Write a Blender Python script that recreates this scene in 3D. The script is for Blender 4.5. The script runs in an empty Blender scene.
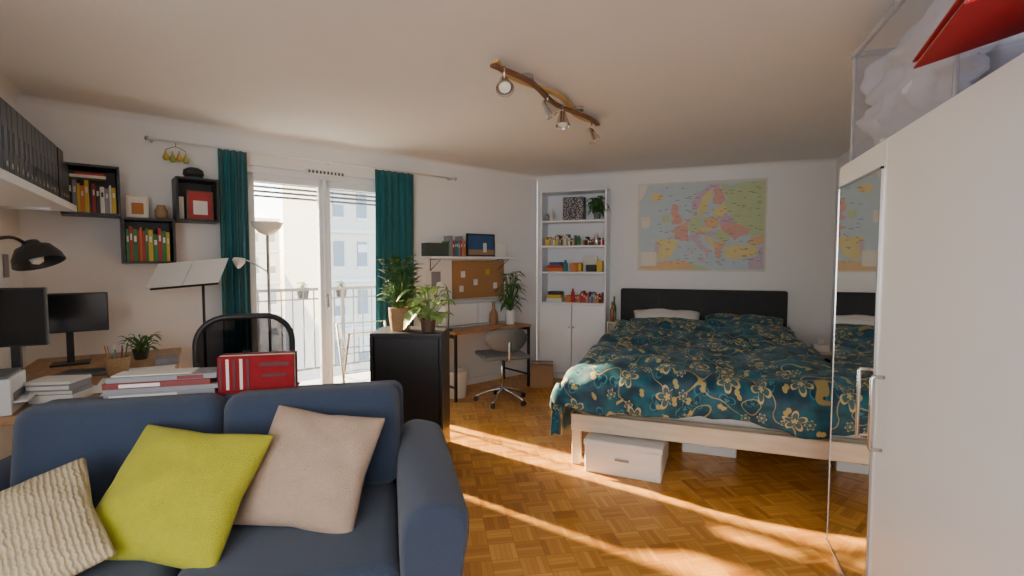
import bpy, math, random
from mathutils import Vector, Matrix, noise
R=math.radians
CEIL=2.15
# ---------------------------------------------------------------- materials
def nt(name):
    m=bpy.data.materials.new(name); m.use_nodes=True
    t=m.node_tree; b=t.nodes['Principled BSDF']; return m,t,b
def mat(name,col,rough=.6,metal=0,var=.08,scale=12,bump=0.0,bscale=60,spec=.5,trans=0,sheen=0):
    m,t,b=nt(name); N=t.nodes; L=t.links
    tc=N.new('ShaderNodeTexCoord'); no=N.new('ShaderNodeTexNoise'); no.inputs['Scale'].default_value=scale
    no.inputs['Detail'].default_value=3
    L.new(tc.outputs['Object'],no.inputs['Vector'])
    mx=N.new('ShaderNodeMix'); mx.data_type='RGBA'
    mx.inputs['A'].default_value=(*[c*(1-var) for c in col],1); mx.inputs['B'].default_value=(*[min(1,c*(1+var)) for c in col],1)
    L.new(no.outputs['Fac'],mx.inputs['Factor']); L.new(mx.outputs['Result'],b.inputs['Base Color'])
    b.inputs['Roughness'].default_value=rough; b.inputs['Metallic'].default_value=metal
    b.inputs['Specular IOR Level'].default_value=spec
    if sheen: b.inputs['Sheen Weight'].default_value=sheen
    if bump:
        n2=N.new('ShaderNodeTexNoise'); n2.inputs['Scale'].default_value=bscale; n2.inputs['Detail'].default_value=4
        L.new(tc.outputs['Object'],n2.inputs['Vector'])
        bp=N.new('ShaderNodeBump'); bp.inputs['Strength'].default_value=bump; bp.inputs['Distance'].default_value=.01
        L.new(n2.outputs['Fac'],bp.inputs['Height']); L.new(bp.outputs['Normal'],b.inputs['Normal'])
    return m
def mathn(t,op,a,b=None,c=None):
    n=t.nodes.new('ShaderNodeMath'); n.operation=op
    for i,v in enumerate((a,b,c)):
        if v is None: continue
        if isinstance(v,(int,float)): n.inputs[i].default_value=v
        else: t.links.new(v,n.inputs[i])
    return n.outputs[0]
def parquet():
    m,t,b=nt('parquet_mosaic'); N=t.nodes; L=t.links
    tc=N.new('ShaderNodeTexCoord'); sp=N.new('ShaderNodeSeparateXYZ')
    mp=N.new('ShaderNodeMapping'); mp.inputs['Scale'].default_value=(8.8,8.8,8.8); mp.inputs['Rotation'].default_value=(0,0,R(60.8))
    L.new(tc.outputs['Object'],mp.inputs['Vector']); L.new(mp.outputs['Vector'],sp.inputs[0])
    x,y=sp.outputs[0],sp.outputs[1]
    fx=mathn(t,'FLOOR',x); fy=mathn(t,'FLOOR',y)
    par=mathn(t,'FLOORED_MODULO',mathn(t,'ADD',fx,fy),2)
    rx=mathn(t,'FRACT',x); ry=mathn(t,'FRACT',y)
    st=mathn(t,'ADD',mathn(t,'MULTIPLY',rx,par),mathn(t,'MULTIPLY',ry,mathn(t,'SUBTRACT',1,par)))
    s5=mathn(t,'MULTIPLY',st,5); idx=mathn(t,'FLOOR',s5); fr=mathn(t,'FRACT',s5)
    cb=N.new('ShaderNodeCombineXYZ'); L.new(fx,cb.inputs[0]); L.new(fy,cb.inputs[1]); L.new(idx,cb.inputs[2])
    wn=N.new('ShaderNodeTexWhiteNoise'); L.new(cb.outputs[0],wn.inputs['Vector'])
    cb2=N.new('ShaderNodeCombineXYZ'); L.new(fx,cb2.inputs[0]); L.new(fy,cb2.inputs[1])
    wn2=N.new('ShaderNodeTexWhiteNoise'); L.new(cb2.outputs[0],wn2.inputs['Vector'])
    v=mathn(t,'ADD',mathn(t,'MULTIPLY',wn.outputs['Value'],.55),mathn(t,'MULTIPLY',wn2.outputs['Value'],.45))
    cr=N.new('ShaderNodeValToRGB'); e=cr.color_ramp.elements
    e[0].position=.1; e[0].color=(.42,.165,.022,1); e[1].position=.95; e[1].color=(.76,.39,.08,1)
    k=e.new(.5); k.color=(.60,.27,.042,1)
    L.new(v,cr.inputs[0])
    gap=mathn(t,'LESS_THAN',mathn(t,'MINIMUM',fr,mathn(t,'SUBTRACT',1,fr)),.05)
    g2=mathn(t,'LESS_THAN',mathn(t,'MINIMUM',mathn(t,'MINIMUM',rx,mathn(t,'SUBTRACT',1,rx)),mathn(t,'MINIMUM',ry,mathn(t,'SUBTRACT',1,ry))),.015)
    gg=mathn(t,'MULTIPLY',mathn(t,'MAXIMUM',gap,g2),.4)
    mx=N.new('ShaderNodeMix'); mx.data_type='RGBA'; L.new(gg,mx.inputs['Factor']); L.new(cr.outputs[0],mx.inputs['A'])
    mx.inputs['B'].default_value=(.18,.06,.01,1); L.new(mx.outputs['Result'],b.inputs['Base Color'])
    b.inputs['Roughness'].default_value=.32
    return m
def floral():
    m,t,b=nt('teal_floral_cotton'); N=t.nodes; L=t.links
    uv=N.new('ShaderNodeTexCoord')
    ns=N.new('ShaderNodeTexNoise'); ns.inputs['Scale'].default_value=3.6; ns.inputs['Detail'].default_value=1
    L.new(uv.outputs['UV'],ns.inputs['Vector'])
    vine=mathn(t,'LESS_THAN',mathn(t,'ABSOLUTE',mathn(t,'SUBTRACT',ns.outputs['Fac'],.5)),.0042)
    vine2=mathn(t,'LESS_THAN',mathn(t,'ABSOLUTE',mathn(t,'SUBTRACT',ns.outputs['Fac'],.63)),.004)
    vine=mathn(t,'MAXIMUM',vine,vine2)
    def flowers(scale,Rr,pet,off,rnd,thr):
        mp=N.new('ShaderNodeMapping'); mp.inputs['Location'].default_value=(off,off*1.7,0)
        L.new(uv.outputs['UV'],mp.inputs['Vector'])
        vo=N.new('ShaderNodeTexVoronoi'); vo.voronoi_dimensions='2D'; vo.inputs['Scale'].default_value=scale; vo.inputs['Randomness'].default_value=rnd
        L.new(mp.outputs[0],vo.inputs['Vector'])
        sb=N.new('ShaderNodeVectorMath'); sb.operation='SUBTRACT'; L.new(mp.outputs[0],sb.inputs[0]); L.new(vo.outputs['Position'],sb.inputs[1])
        s=N.new('ShaderNodeSeparateXYZ'); L.new(sb.outputs[0],s.inputs[0])
        r=mathn(t,'SQRT',mathn(t,'ADD',mathn(t,'MULTIPLY',s.outputs[0],s.outputs[0]),mathn(t,'MULTIPLY',s.outputs[1],s.outputs[1])))
        sc=N.new('ShaderNodeSeparateColor'); L.new(vo.outputs['Color'],sc.inputs[0])
        th=mathn(t,'ADD',mathn(t,'ARCTAN2',s.outputs[1],s.outputs[0]),mathn(t,'MULTIPLY',sc.outputs[1],6))
        pr=mathn(t,'ADD',mathn(t,'MULTIPLY',mathn(t,'ABSOLUTE',mathn(t,'COSINE',mathn(t,'MULTIPLY',th,pet/2))),.62),.34)
        rad=mathn(t,'MULTIPLY',pr,Rr)
        on=mathn(t,'GREATER_THAN',sc.outputs[0],thr)
        q=mathn(t,'DIVIDE',r,rad)
        body=mathn(t,'MULTIPLY',mathn(t,'LESS_THAN',q,1),on)
        inner=mathn(t,'MULTIPLY',mathn(t,'LESS_THAN',mathn(t,'ABSOLUTE',mathn(t,'SUBTRACT',q,.55)),.25),on)
        return body,inner
    f1,r1=flowers(6.0,.058,5,0,.9,.55); f2,r2=flowers(13,.022,2,3.3,1,.58); f3,r3=flowers(9,.045,3,7.1,1,.45); f4,r4=flowers(10,.028,6,11.3,1,.72)
    nb=N.new('ShaderNodeTexNoise'); nb.inputs['Scale'].default_value=11; L.new(uv.outputs['UV'],nb.inputs['Vector'])
    base=N.new('ShaderNodeValToRGB'); e=base.color_ramp.elements
    e[0].position=.4;e[0].color=(.0,.036,.066,1); e[1].position=.62; e[1].color=(.0,.105,.150,1); L.new(nb.outputs['Fac'],base.inputs[0])
    cur=base.outputs[0]
    def mixc(f,col):
        nonlocal cur
        x=N.new('ShaderNodeMix'); x.data_type='RGBA'; L.new(f,x.inputs['Factor']); L.new(cur,x.inputs['A']); x.inputs['B'].default_value=(*col,1); cur=x.outputs['Result']
    mixc(f3,(.01,.19,.25)); mixc(r3,(.0,.035,.065)); mixc(vine,(.36,.28,.10)); mixc(f2,(.40,.32,.11)); mixc(f4,(.46,.38,.18)); mixc(r4,(.0,.09,.12)); mixc(f1,(.52,.40,.17)); mixc(r1,(.04,.11,.12))
    L.new(cur,b.inputs['Base Color']); b.inputs['Roughness'].default_value=.6; b.inputs['Sheen Weight'].default_value=.08
    return m
def woodm(name,c1,c2,scale=6,rough=.45):
    m,t,b=nt(name); N=t.nodes; L=t.links
    tc=N.new('ShaderNodeTexCoord'); mp=N.new('ShaderNodeMapping'); mp.inputs['Scale'].default_value=(1,6,6)
    L.new(tc.outputs['Object'],mp.inputs[0]); no=N.new('ShaderNodeTexNoise'); no.inputs['Scale'].default_value=scale; no.inputs['Detail'].default_value=5
    L.new(mp.outputs[0],no.inputs['Vector']); cr=N.new('ShaderNodeValToRGB'); cr.color_ramp.elements[0].position=.3; cr.color_ramp.elements[1].position=.7
    cr.color_ramp.elements[0].color=(*c1,1); cr.color_ramp.elements[1].color=(*c2,1); L.new(no.outputs['Fac'],cr.inputs[0]); L.new(cr.outputs[0],b.inputs['Base Color'])
    b.inputs['Roughness'].default_value=rough
    return m
def glassm(name,gl=.08,tint=(1,1,1),diff=0):
    m=bpy.data.materials.new(name); m.use_nodes=True; t=m.node_tree; t.nodes.clear()
    o=t.nodes.new('ShaderNodeOutputMaterial'); tr=t.nodes.new('ShaderNodeBsdfTransparent'); tr.inputs[0].default_value=(*tint,1)
    g=t.nodes.new('ShaderNodeBsdfGlossy'); g.inputs['Roughness'].default_value=.03; mx=t.nodes.new('ShaderNodeMixShader'); mx.inputs[0].default_value=gl
    t.links.new(tr.outputs[0],mx.inputs[1]); t.links.new(g.outputs[0],mx.inputs[2]); out=mx.outputs[0]
    if diff:
        d=t.nodes.new('ShaderNodeBsdfDiffuse'); d.inputs[0].default_value=(.85,.85,.88,1); m2=t.nodes.new('ShaderNodeMixShader'); m2.inputs[0].default_value=diff
        t.links.new(out,m2.inputs[1]); t.links.new(d.outputs[0],m2.inputs[2]); out=m2.outputs[0]
    t.links.new(out,o.inputs[0]); return m
WALL=mat('wall_paint',(.82,.815,.81),.85,var=.02,scale=3,bump=.12,bscale=180)
CEILM=mat('ceiling_paint',(.75,.755,.765),.9,var=.02,scale=2,bump=.1,bscale=150)
WHITE=mat('white_lacquer',(.78,.82,.87),.35,var=.01)
WHITEM=mat('white_matt',(.78,.78,.77),.6,var=.02)
BLACK=mat('black_paint',(.018,.018,.02),.45)
BLACKW=mat('black_brown_wood',(.016,.015,.018),.4,var=.3,scale=20)
SOFA=mat('navy_sofa_fabric',(.028,.047,.090),.9,var=.25,scale=150,bump=.5,bscale=400,sheen=.2)
LIME=mat('lime_linen',(.43,.42,.015),.85,var=.12,scale=60,bump=.5,bscale=250,sheen=.1)
PINK=mat('beige_linen',(.46,.33,.24),.9,var=.1,scale=60,bump=.5,bscale=250,sheen=.1)
TEAL=mat('teal_curtain_fabric',(.0,.11,.135),.85,var=.2,scale=40,sheen=.3)
GREY=mat('charcoal_fabric',(.034,.035,.038),.9,var=.2,scale=120,bump=.3,bscale=300)
CHAIRG=mat('grey_plastic',(.12,.13,.14),.5)
OAK=woodm('light_pine_wood',(.70,.57,.41),(.80,.68,.52))
DESKW=woodm('desk_wood',(.33,.17,.07),(.5,.29,.14))
YW=woodm('yellow_beech',(.42,.27,.09),(.60,.40,.15))
BRN=woodm('brown_wood',(.12,.05,.02),(.22,.10,.04))
CORK=mat('cork',(.42,.22,.09),.9,var=.3,scale=90)
CHROME=mat('brushed_steel',(.62,.62,.62),.25,metal=1)
DARKM=mat('dark_metal',(.07,.07,.075),.35,metal=.8)
PAPER=mat('paper',(.8,.79,.75),.8,var=.03)
RED=mat('red_card',(.40,.008,.014),.7,spec=.2)
RED2=mat('folder_red',(.24,.012,.018),.8,spec=.15,var=.2,scale=30)
CARD=mat('cardboard',(.38,.22,.11),.8,var=.1)
WICK=mat('wicker',(.40,.24,.11),.8,var=.4,scale=120,bump=.8,bscale=150)
LEAF=mat('leaf_green',(.045,.13,.02),.45,var=.4,scale=20)
LEAF2=mat('variegated_leaf',(.24,.37,.10),.45,var=.7,scale=35)
BULB=mat('frosted_bulb_glass',(.85,.85,.8),.3)
GLASS=glassm('window_glass',.05)
CLEAR=glassm('clear_plastic',.10,(.88,.90,.95),.10)
RIMP=glassm('clear_plastic_rim',.2,(.7,.74,.8),.3)
SCREEN=mat('screen_black',(.01,.011,.014),.15)
MIRROR=mat('mirror_silver',(.88,.9,.88),.02,metal=1,var=0)
m,t,b=nt('cream_knit'); CREAM=m
tc=t.nodes.new('ShaderNodeTexCoord'); wv=t.nodes.new('ShaderNodeTexWave'); wv.inputs['Scale'].default_value=26; wv.inputs['Distortion'].default_value=3; wv.inputs['Detail Scale'].default_value=3; wv.bands_direction='X'
t.links.new(tc.outputs['Object'],wv.inputs['Vector']); cr=t.nodes.new('ShaderNodeValToRGB'); cr.color_ramp.elements[0].color=(.42,.34,.20,1); cr.color_ramp.elements[1].color=(.58,.49,.33,1)
t.links.new(wv.outputs['Fac'],cr.inputs[0]); t.links.new(cr.outputs[0],b.inputs['Base Color']); b.inputs['Roughness'].default_value=.95
bp=t.nodes.new('ShaderNodeBump'); bp.inputs['Strength'].default_value=.6; bp.inputs['Distance'].default_value=.006; t.links.new(wv.outputs['Fac'],bp.inputs['Height']); t.links.new(bp.outputs[0],b.inputs['Normal'])
FLOR=floral(); PARQ=parquet()
def c_(n,c,r=.6): return mat(n,c,r)
PAL=[c_('book_red',(.40,.03,.03)),c_('book_green',(.04,.20,.06)),c_('book_yellow',(.6,.42,.04)),c_('book_blue',(.03,.09,.28)),c_('book_white',(.7,.68,.62)),c_('book_black',(.03,.03,.03)),c_('book_orange',(.55,.18,.03)),c_('book_grey',(.25,.25,.27)),c_('book_teal',(.02,.2,.22))]
# ---------------------------------------------------------------- geometry helpers
COL=bpy.context.scene.collection
def grp(name,loc=(0,0,0),rz=0):
    e=bpy.data.objects.new(name,None); e.empty_display_size=.1; e.location=loc; e.rotation_euler=(0,0,R(rz)); COL.objects.link(e); return e
def obj(name,verts,faces,mats,par=None,loc=(0,0,0),rot=(0,0,0),smooth=False,mi=None,uvs=None):
    me=bpy.data.meshes.new(name); me.from_pydata([tuple(v) for v in verts],[],faces)
    if not isinstance(mats,(list,tuple)): mats=[mats]
    for m in mats: me.materials.append(m)
    if mi:
        for p,i in zip(me.polygons,mi): p.material_index=i
    if smooth:
        for p in me.polygons: p.use_smooth=True
    if uvs:
        ul=me.uv_layers.new(name='UVMap')
        for lp in me.loops: ul.data[lp.index].uv=uvs[lp.vertex_index]
    me.update()
    o=bpy.data.objects.new(name,me); COL.objects.link(o)
    if par: o.parent=par
    o.location=loc; o.rotation_euler=[R(a) for a in rot]; return o
CF=[(0,3,2,1),(4,5,6,7),(0,1,5,4),(1,2,6,5),(2,3,7,6),(3,0,4,7)]
def cv(s,c=(0,0,0)):
    x,y,z=[k/2 for k in s]; return [(c[0]+i*x,c[1]+j*y,c[2]+k*z) for i,j,k in [(-1,-1,-1),(1,-1,-1),(1,1,-1),(-1,1,-1),(-1,-1,1),(1,-1,1),(1,1,1),(-1,1,1)]]
def bev(o,w,seg=2):
    if w>0:
        m=o.modifiers.new('bevel','BEVEL'); m.width=w; m.segments=seg; m.limit_method='ANGLE'
        if seg>2:
            for p in o.data.polygons: p.use_smooth=True
    return o
def box(g,name,s,c,m,rot=(0,0,0),b=.003,seg=2):
    return bev(obj(name,cv(s),CF,m,g,c,rot),b,seg)
def boxes(g,name,items,mats,loc=(0,0,0),rot=(0,0,0),b=0):
    V=[];F=[];I=[]
    for it in items:
        s,c=it[0],it[1]; mi=it[2] if len(it)>2 else 0
        n=len(V); V+=cv(s,c); F+=[tuple(n+i for i in f) for f in CF]; I+=[mi]*6
    return bev(obj(name,V,F,mats,g,loc,rot,mi=I),b,1)
def lathe(g,name,prof,c,m,rot=(0,0,0),seg=28,smooth=True):
    V=[];F=[]
    for r,z in prof:
        for i in range(seg):
            a=2*math.pi*i/seg; V.append((r*math.cos(a),r*math.sin(a),z))
    for j in range(len(prof)-1):
        for i in range(seg):
            k=(i+1)%seg; F.append((j*seg+i,j*seg+k,(j+1)*seg+k,(j+1)*seg+i))
    if prof[0][0]>1e-4: F.append(tuple(range(seg))[::-1])
    if prof[-1][0]>1e-4: F.append(tuple((len(prof)-1)*seg+i for i in range(seg)))
    o=obj(name,V,F,m,g,c,rot,smooth=smooth)
    if smooth:
        mo=o.modifiers.new('es','EDGE_SPLIT'); mo.split_angle=R(40)
    return o
def cyl(g,name,r,h,c,m,rot=(0,0,0),r2=None,seg=24):
    r2=r if r2 is None else r2
    return lathe(g,name,[(r,-h/2),(r2,h/2)],c,m,rot,seg)
def tubev(pts,r,seg=8,closed=False):
    P=[Vector(p) for p in pts]; V=[];F=[];n=len(P)
    for i,p in enumerate(P):
        a=P[(i-1)%n] if (closed or i>0) else p; b=P[(i+1)%n] if (closed or i<n-1) else p
        t=(b-a).normalized(); ref=Vector((0,0,1)) if abs(t.z)<.9 else Vector((1,0,0))
        u=t.cross(ref).normalized(); w=t.cross(u)
        if i and u.dot(pu)<0: u=-u; w=-w
        pu=u
        for k in range(seg):
            an=2*math.pi*k/seg; V.append(p+u*math.cos(an)*r+w*math.sin(an)*r)
    for i in range(n if closed else n-1):
        for k in range(seg):
            l=(k+1)%seg; j=(i+1)%n; F.append((i*seg+k,i*seg+l,j*seg+l,j*seg+k))
    if not closed:
        F.append(tuple(range(seg))[::-1]); F.append(tuple((n-1)*seg+k for k in range(seg)))
    return V,F
def tubes(g,name,paths,r,m,closed=False,seg=8):
    V=[];F=[]
    for p in paths:
        v,f=tubev(p,r,seg,closed); n=len(V); V+=v; F+=[tuple(n+i for i in q) for q in f]
    return obj(name,V,F,m,g,smooth=True)
def smoothpath(pts,n=8):
    P=[Vector(p) for p in pts]; out=[]
    for i in range(len(P)-1):
        a=P[max(i-1,0)];b=P[i];c=P[i+1];d=P[min(i+2,len(P)-1)]
        for k in range(n):
            t=k/n; out.append(.5*((2*b)+(c-a)*t+(2*a-5*b+4*c-d)*t*t+(3*b-a-3*c+d)*t**3))
    out.append(P[-1]); return out
def books(g,name,x0,x1,y,z,h0,h1,dep,seed=0,pal=None):
    rd=random.Random(seed); x=x0; it=[]; idx=pal or list(range(len(PAL)))
    while x<x1-.012:
        w=min(rd.uniform(.010,.026),x1-x); h=rd.uniform(h0,h1); d=dep*rd.uniform(.8,1)
        it.append(((w-.001,d,h),(x+w/2,y,z+h/2),rd.choice(idx)))
        if w>.014: it.append(((w*.5,.001,h*.18),(x+w/2,y-d/2-.0006,z+h*.7),4 if it[-1][2]!=4 else 5))
        x+=w
    return boxes(g,name,it,PAL)
def pillow(g,name,w,h,t,c,rot,m,seed=0):
    n=22; V=[];F=[]
    for side in (1,-1):
        for i in range(n+1):
            for j in range(n+1):
                u=-1+2*i/n; v=-1+2*j/n
                k=max(0,(1-u*u)*(1-v*v)); pin=1-.10*(1-abs(u*v))*(max(abs(u),abs(v))**3)
                th=t/2*k**.42
                nz=noise.noise(Vector((u*2.2+seed,v*2.2,side*3)))*.25*th+noise.noise(Vector((u*6+seed,v*6,side)))*.09*th
                nz-=th*.12*abs(math.sin(4*(u+v)+seed))*max(abs(u),abs(v))**2
                V.append((u*w/2*pin,side*(th+nz),v*h/2*pin))
    N=(n+1)**2
    for sd in (0,1):
        for i in range(n):
            for j in range(n):
                a=sd*N+i*(n+1)+j; f=(a,a+1,a+n+2,a+n+1); F.append(f if sd==0 else f[::-1])
    o=obj(name,V,F,m,g,c,rot,smooth=True)
    w_=o.modifiers.new('weld','WELD'); w_.merge_threshold=.0008
    s=o.modifiers.new('sub','SUBSURF'); s.levels=1; s.render_levels=1
    return o
def leaves(g,name,n,base,rad,hgt,size,m,seed=0,wid=.4,droop=.5):
    rd=random.Random(seed); V=[];F=[]
    for i in range(n):
        az=rd.uniform(0,2*math.pi); rr=rad*math.sqrt(rd.random()); z=hgt*rd.uniform(.15,1)
        tip=Vector((math.cos(az)*rr,math.sin(az)*rr,z)); d=Vector((math.cos(az),math.sin(az),rd.uniform(-.3,.8))).normalized()
        sz=size*rd.uniform(.6,1.2); side=d.cross(Vector((0,0,1))).normalized(); 
        up=side.cross(d)
        k=len(V); S=5
        for j in range(S+1):
            q=j/S; wd=sz*wid*math.sin(math.pi*min(.98,q*.9+.08)); p=tip+d*sz*q-Vector((0,0,1))*droop*sz*q*q
            V+= [p-side*wd/2+up*wd*.15, p-up*.0, p+side*wd/2+up*wd*.15]
        for j in range(S):
            for l in range(2):
                a=k+j*3+l; F.append((a,a+1,a+4,a+3))
        v,f=tubev([Vector((0,0,0)),tip*.5+Vector((0,0,z*.1)),tip],.0018*(1+size*5),5); kk=len(V); V+=v; F+=[tuple(kk+x for x in q) for q in f]
    return obj(name,V,F,m,g,base,smooth=True)
def panel(g,name,polys,mats,loc,rot):
    V=[];F=[];I=[]
    for e,(pts,mi) in enumerate(polys):
        k=len(V); V+=[(p[0],-.0006*(e*.15+1),p[1]) for p in pts]; F.append(tuple(range(k,k+len(pts)))); I.append(mi)
    return obj(name,V,F,mats,None if g is None else g,loc,rot,mi=I)
# ---------------------------------------------------------------- room frames
WA=60.8; wx,wy=math.cos(R(WA)),math.sin(R(WA)); WL=(-3.573,1.667)
def Wp(s,n,z=0): return (WL[0]+s*wx+n*wy, WL[1]+s*wy-n*wx, z)
LA=-36.7; lx,ly=math.cos(R(LA)),math.sin(R(LA))
def Lp(s,n,z=0): return (WL[0]+s*lx-n*ly, WL[1]+s*ly+n*lx, z)
P=[WL,(-1.597,5.2),(1.22,5.2),(1.22,-1.8),(-1.648,-1.8),(-1.648,.232)]
def slab(name,z0,z1,m):
    n=len(P); V=[(x,y,z0) for x,y in P]+[(x,y,z1) for x,y in P]
    F=[tuple(range(n)),tuple(range(n,2*n))[::-1]]+[(i,(i+1)%n,n+(i+1)%n,n+i) for i in range(n)]
    return obj(name,V,F,m)
slab('floor',-.12,0,PARQ); slab('ceiling',CEIL,CEIL+.12,CEILM)
def wall(name,p,q,z0=0,z1=CEIL,th=.12,m=WALL):
    d=Vector((q[0]-p[0],q[1]-p[1],0)); L=d.length; a=math.degrees(math.atan2(d.y,d.x))
    return boxes(None,name,[((L,th,z1-z0),(L/2,th/2,(z0+z1)/2))],[m],(p[0],p[1],0),(0,0,a))
wall('wall_back',(-1.597,5.2),(1.22,5.2)); wall('wall_right',(1.22,5.2),(1.22,-1.8))
wall('wall_rear',(1.22,-1.8),(-1.648,-1.8)); wall('wall_entry',(-1.648,-1.8),(-1.648,.232)); wall('wall_left',(-1.648,.232),WL)
S0,S1,WT=1.13,2.33,1.92
boxes(None,'wall_window',[((S0,.2,CEIL),(S0/2,.1,CEIL/2)),((4.048-S1,.2,CEIL),((4.048+S1)/2,.1,CEIL/2)),((S1-S0,.2,CEIL-WT),((S0+S1)/2,.1,(CEIL+WT)/2))],[WALL],(WL[0],WL[1],0),(0,0,WA))
def trim(name,p,q,z,h,th,m):
    d=Vector((q[0]-p[0],q[1]-p[1],0)); L=d.length; a=math.degrees(math.atan2(d.y,d.x))
    return boxes(None,name,[((L,th,h),(L/2,-th/2,z))],[m],(p[0],p[1],0),(0,0,a),b=.002)
trim('baseboard_back',(-1.597,5.2),(1.22,5.2),.035,.07,.012,WHITEM)
trim('baseboard_window',Wp(S1+.02,0)[:2],(-1.597,5.2),.035,.07,.012,WHITEM)
trim('baseboard_right',(1.22,5.2),(1.22,2.4),.035,.07,.012,WHITEM)
def cove(name,p,q):
    d=Vector((q[0]-p[0],q[1]-p[1],0)); L=d.length; a=math.degrees(math.atan2(d.y,d.x)); r=.05
    pr=[(-(r-r*math.cos(t)),-(r-r*math.sin(t))) for t in [i*math.pi/2/8 for i in range(9)]]+[(0,0)]
    V=[(0,y,z) for y,z in pr]+[(L,y,z) for y,z in pr]; n=len(pr)
    F=[(i,(i+1)%n,n+(i+1)%n,n+i) for i in range(n)]
    return obj(name,V,F,WALL,None,(p[0],p[1],CEIL),(0,0,a))
cove('trim_1',(-1.597,5.2),(1.22,5.2)); cove('trim_2',WL,(-1.597,5.2)); cove('trim_3',(-1.648,.232),WL)
# ---------------------------------------------------------------- window
g=grp('window_1',(WL[0],WL[1],0),WA)
sc=(S0+S1)/2; it=[]
it+=[((.05,.07,WT),(S0+.025,.06,WT/2)),((.05,.07,WT),(S1-.025,.06,WT/2)),((S1-S0,.07,.05),(sc,.06,WT-.025)),((S1-S0,.09,.05),(sc,.06,.025))]
for a,b_ in ((S0+.05,sc-.004),(sc+.004,S1-.05)):
    it+=[((.042,.05,WT-.1),(a+.021,.05,WT/2)),((.042,.05,WT-.1),(b_-.021,.05,WT/2)),((b_-a,.05,.06),((a+b_)/2,.05,WT-.08)),((b_-a,.05,.10),((a+b_)/2,.05,.10))]
it+=[((.03,.02,WT-.1),(sc,.018,WT/2))]
boxes(g,'frame',it,[WHITE],b=.004)
boxes(g,'glass',[((sc-S0-.12,.006,WT-.2),((S0+sc)/2+.02,.055,WT/2)),((S1-sc-.12,.006,WT-.2),((S1+sc)/2-.02,.055,WT/2))],[GLASS])
boxes(g,'handle',[((.02,.03,.03),(sc,0,.95)),((.02,.015,.11),(sc,-.02,.91))],[CHROME],b=.003)
boxes(g,'vent',[((.30,.02,.035),(sc-.0,-.012,WT-.0))]+[((.014,.005,.022),(sc-.13+i*.029,-.024,WT-.0),1) for i in range(10)],[WHITEM,DARKM])
boxes(g,'blind_slats',[((S1-S0-.06,.05,.012),(sc,.15,WT-.06-i*.035)) for i in range(5)],[c_('blind_grey',(.12,.13,.15))])
def curtain(name,s0,s1,z0,z1,n0,folds,seed):
    V=[];F=[];nu=folds*14;nv=24
    for j in range(nv+1):
        f=j/nv; z=z1+(z0-z1)*f
        for i in range(nu+1):
            u=i/nu; ph=u*folds*2*math.pi
            amp=.028*(.6+.4*f); s=s0+(s1-s0)*(u+ .01*math.sin(3*f+seed)); n=n0+amp*math.sin(ph+.4*math.sin(f*3+seed))+.008*math.sin(ph*2.3+seed)
            V.append((s,-n,z))
    for j in range(nv):
        for i in range(nu): a=j*(nu+1)+i; F.append((a,a+1,a+nu+2,a+nu+1))
    g=grp(name,(WL[0],WL[1],0),WA)
    o=obj('fabric',V,F,TEAL,g,smooth=True); s=o.modifiers.new('sol','SOLIDIFY'); s.thickness=.004
    return g
curtain('curtain',.975,1.15,.03,1.985,.085,4,1); curtain('curtain',2.10,2.46,.03,1.985,.085,6,2)
g=grp('curtain_rod',(WL[0],WL[1],0),WA)
tubes(g,'rod',[[(.60,-.085,1.995),(2.9,-.085,1.995)]],.007,WHITEM)
for i,s in enumerate((.62,1.75,2.88)): box(g,'bracket_%d'%i,(.015,.09,.02),(s,-.045,1.995),WHITEM)
for i,s in enumerate((.59,2.91)): lathe(g,'finial_%d'%i,[(0,-.015),(.012,-.008),(.015,0),(.012,.008),(0,.015)],(s,-.085,1.995),CHROME,(0,90,0),12)
g=grp('hanging_gourds',Wp(.74,.085,0),WA)
for i in range(4):
    lathe(g,'gourd_%d'%i,[(0,-.05),(.014,-.044),(.019,-.03),(.013,-.012),(.007,0),(.003,.02),(.0,.024)],(-.055+i*.036,-.01,1.915-.008*(i%2)),c_('gourd_%d'%i,[(.55,.4,.06),(.35,.35,.05),(.6,.35,.05),(.4,.42,.08)][i]),seg=12)
tubes(g,'string',[smoothpath([(-.055,-.01,1.935),(0,-.01,1.96),(.055,-.01,1.935)])],.002,BRN)
tubes(g,'loop',[[(0,-.01,1.958),(0,-.004,1.985)]],.002,BRN)
# ---------------------------------------------------------------- outside
RAIL=c_('wrought_iron',(.06,.065,.075),.5)
g=grp('balcony',(WL[0],WL[1],0),WA)
box(g,'slab',(3.2,1.1,.12),(1.8,.76,-.08),c_('concrete',(.5,.5,.48),.8))
it=[((3.2,.035,.03),(1.8,1.22,.94)),((3.2,.02,.015),(1.8,1.22,.84)),((3.2,.02,.02),(1.8,1.22,.12))]+[((.012,.012,.82),(.25+i*.105,1.22,.52)) for i in range(30)]+[((.025,.025,.98),(.21+k*1.06,1.22,.47)) for k in range(4)]
boxes(g,'railing',it,[RAIL])
for s in (1.95,2.35,1.45):
    g=grp('balcony_planter',Wp(s,-1.20,.955),WA)
    lathe(g,'pot',[(.05,-.11),(.065,.0),(.06,.0),(0,-.01)],(0,.09,0),c_('planter_dark',(.04,.04,.05)),seg=18)
    boxes(g,'hook',[((.02,.10,.008),(0,.04,.002))],[RAIL]); leaves(g,'foliage',20,(0,.09,0),.04,.06,.04,LEAF,5)
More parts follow.
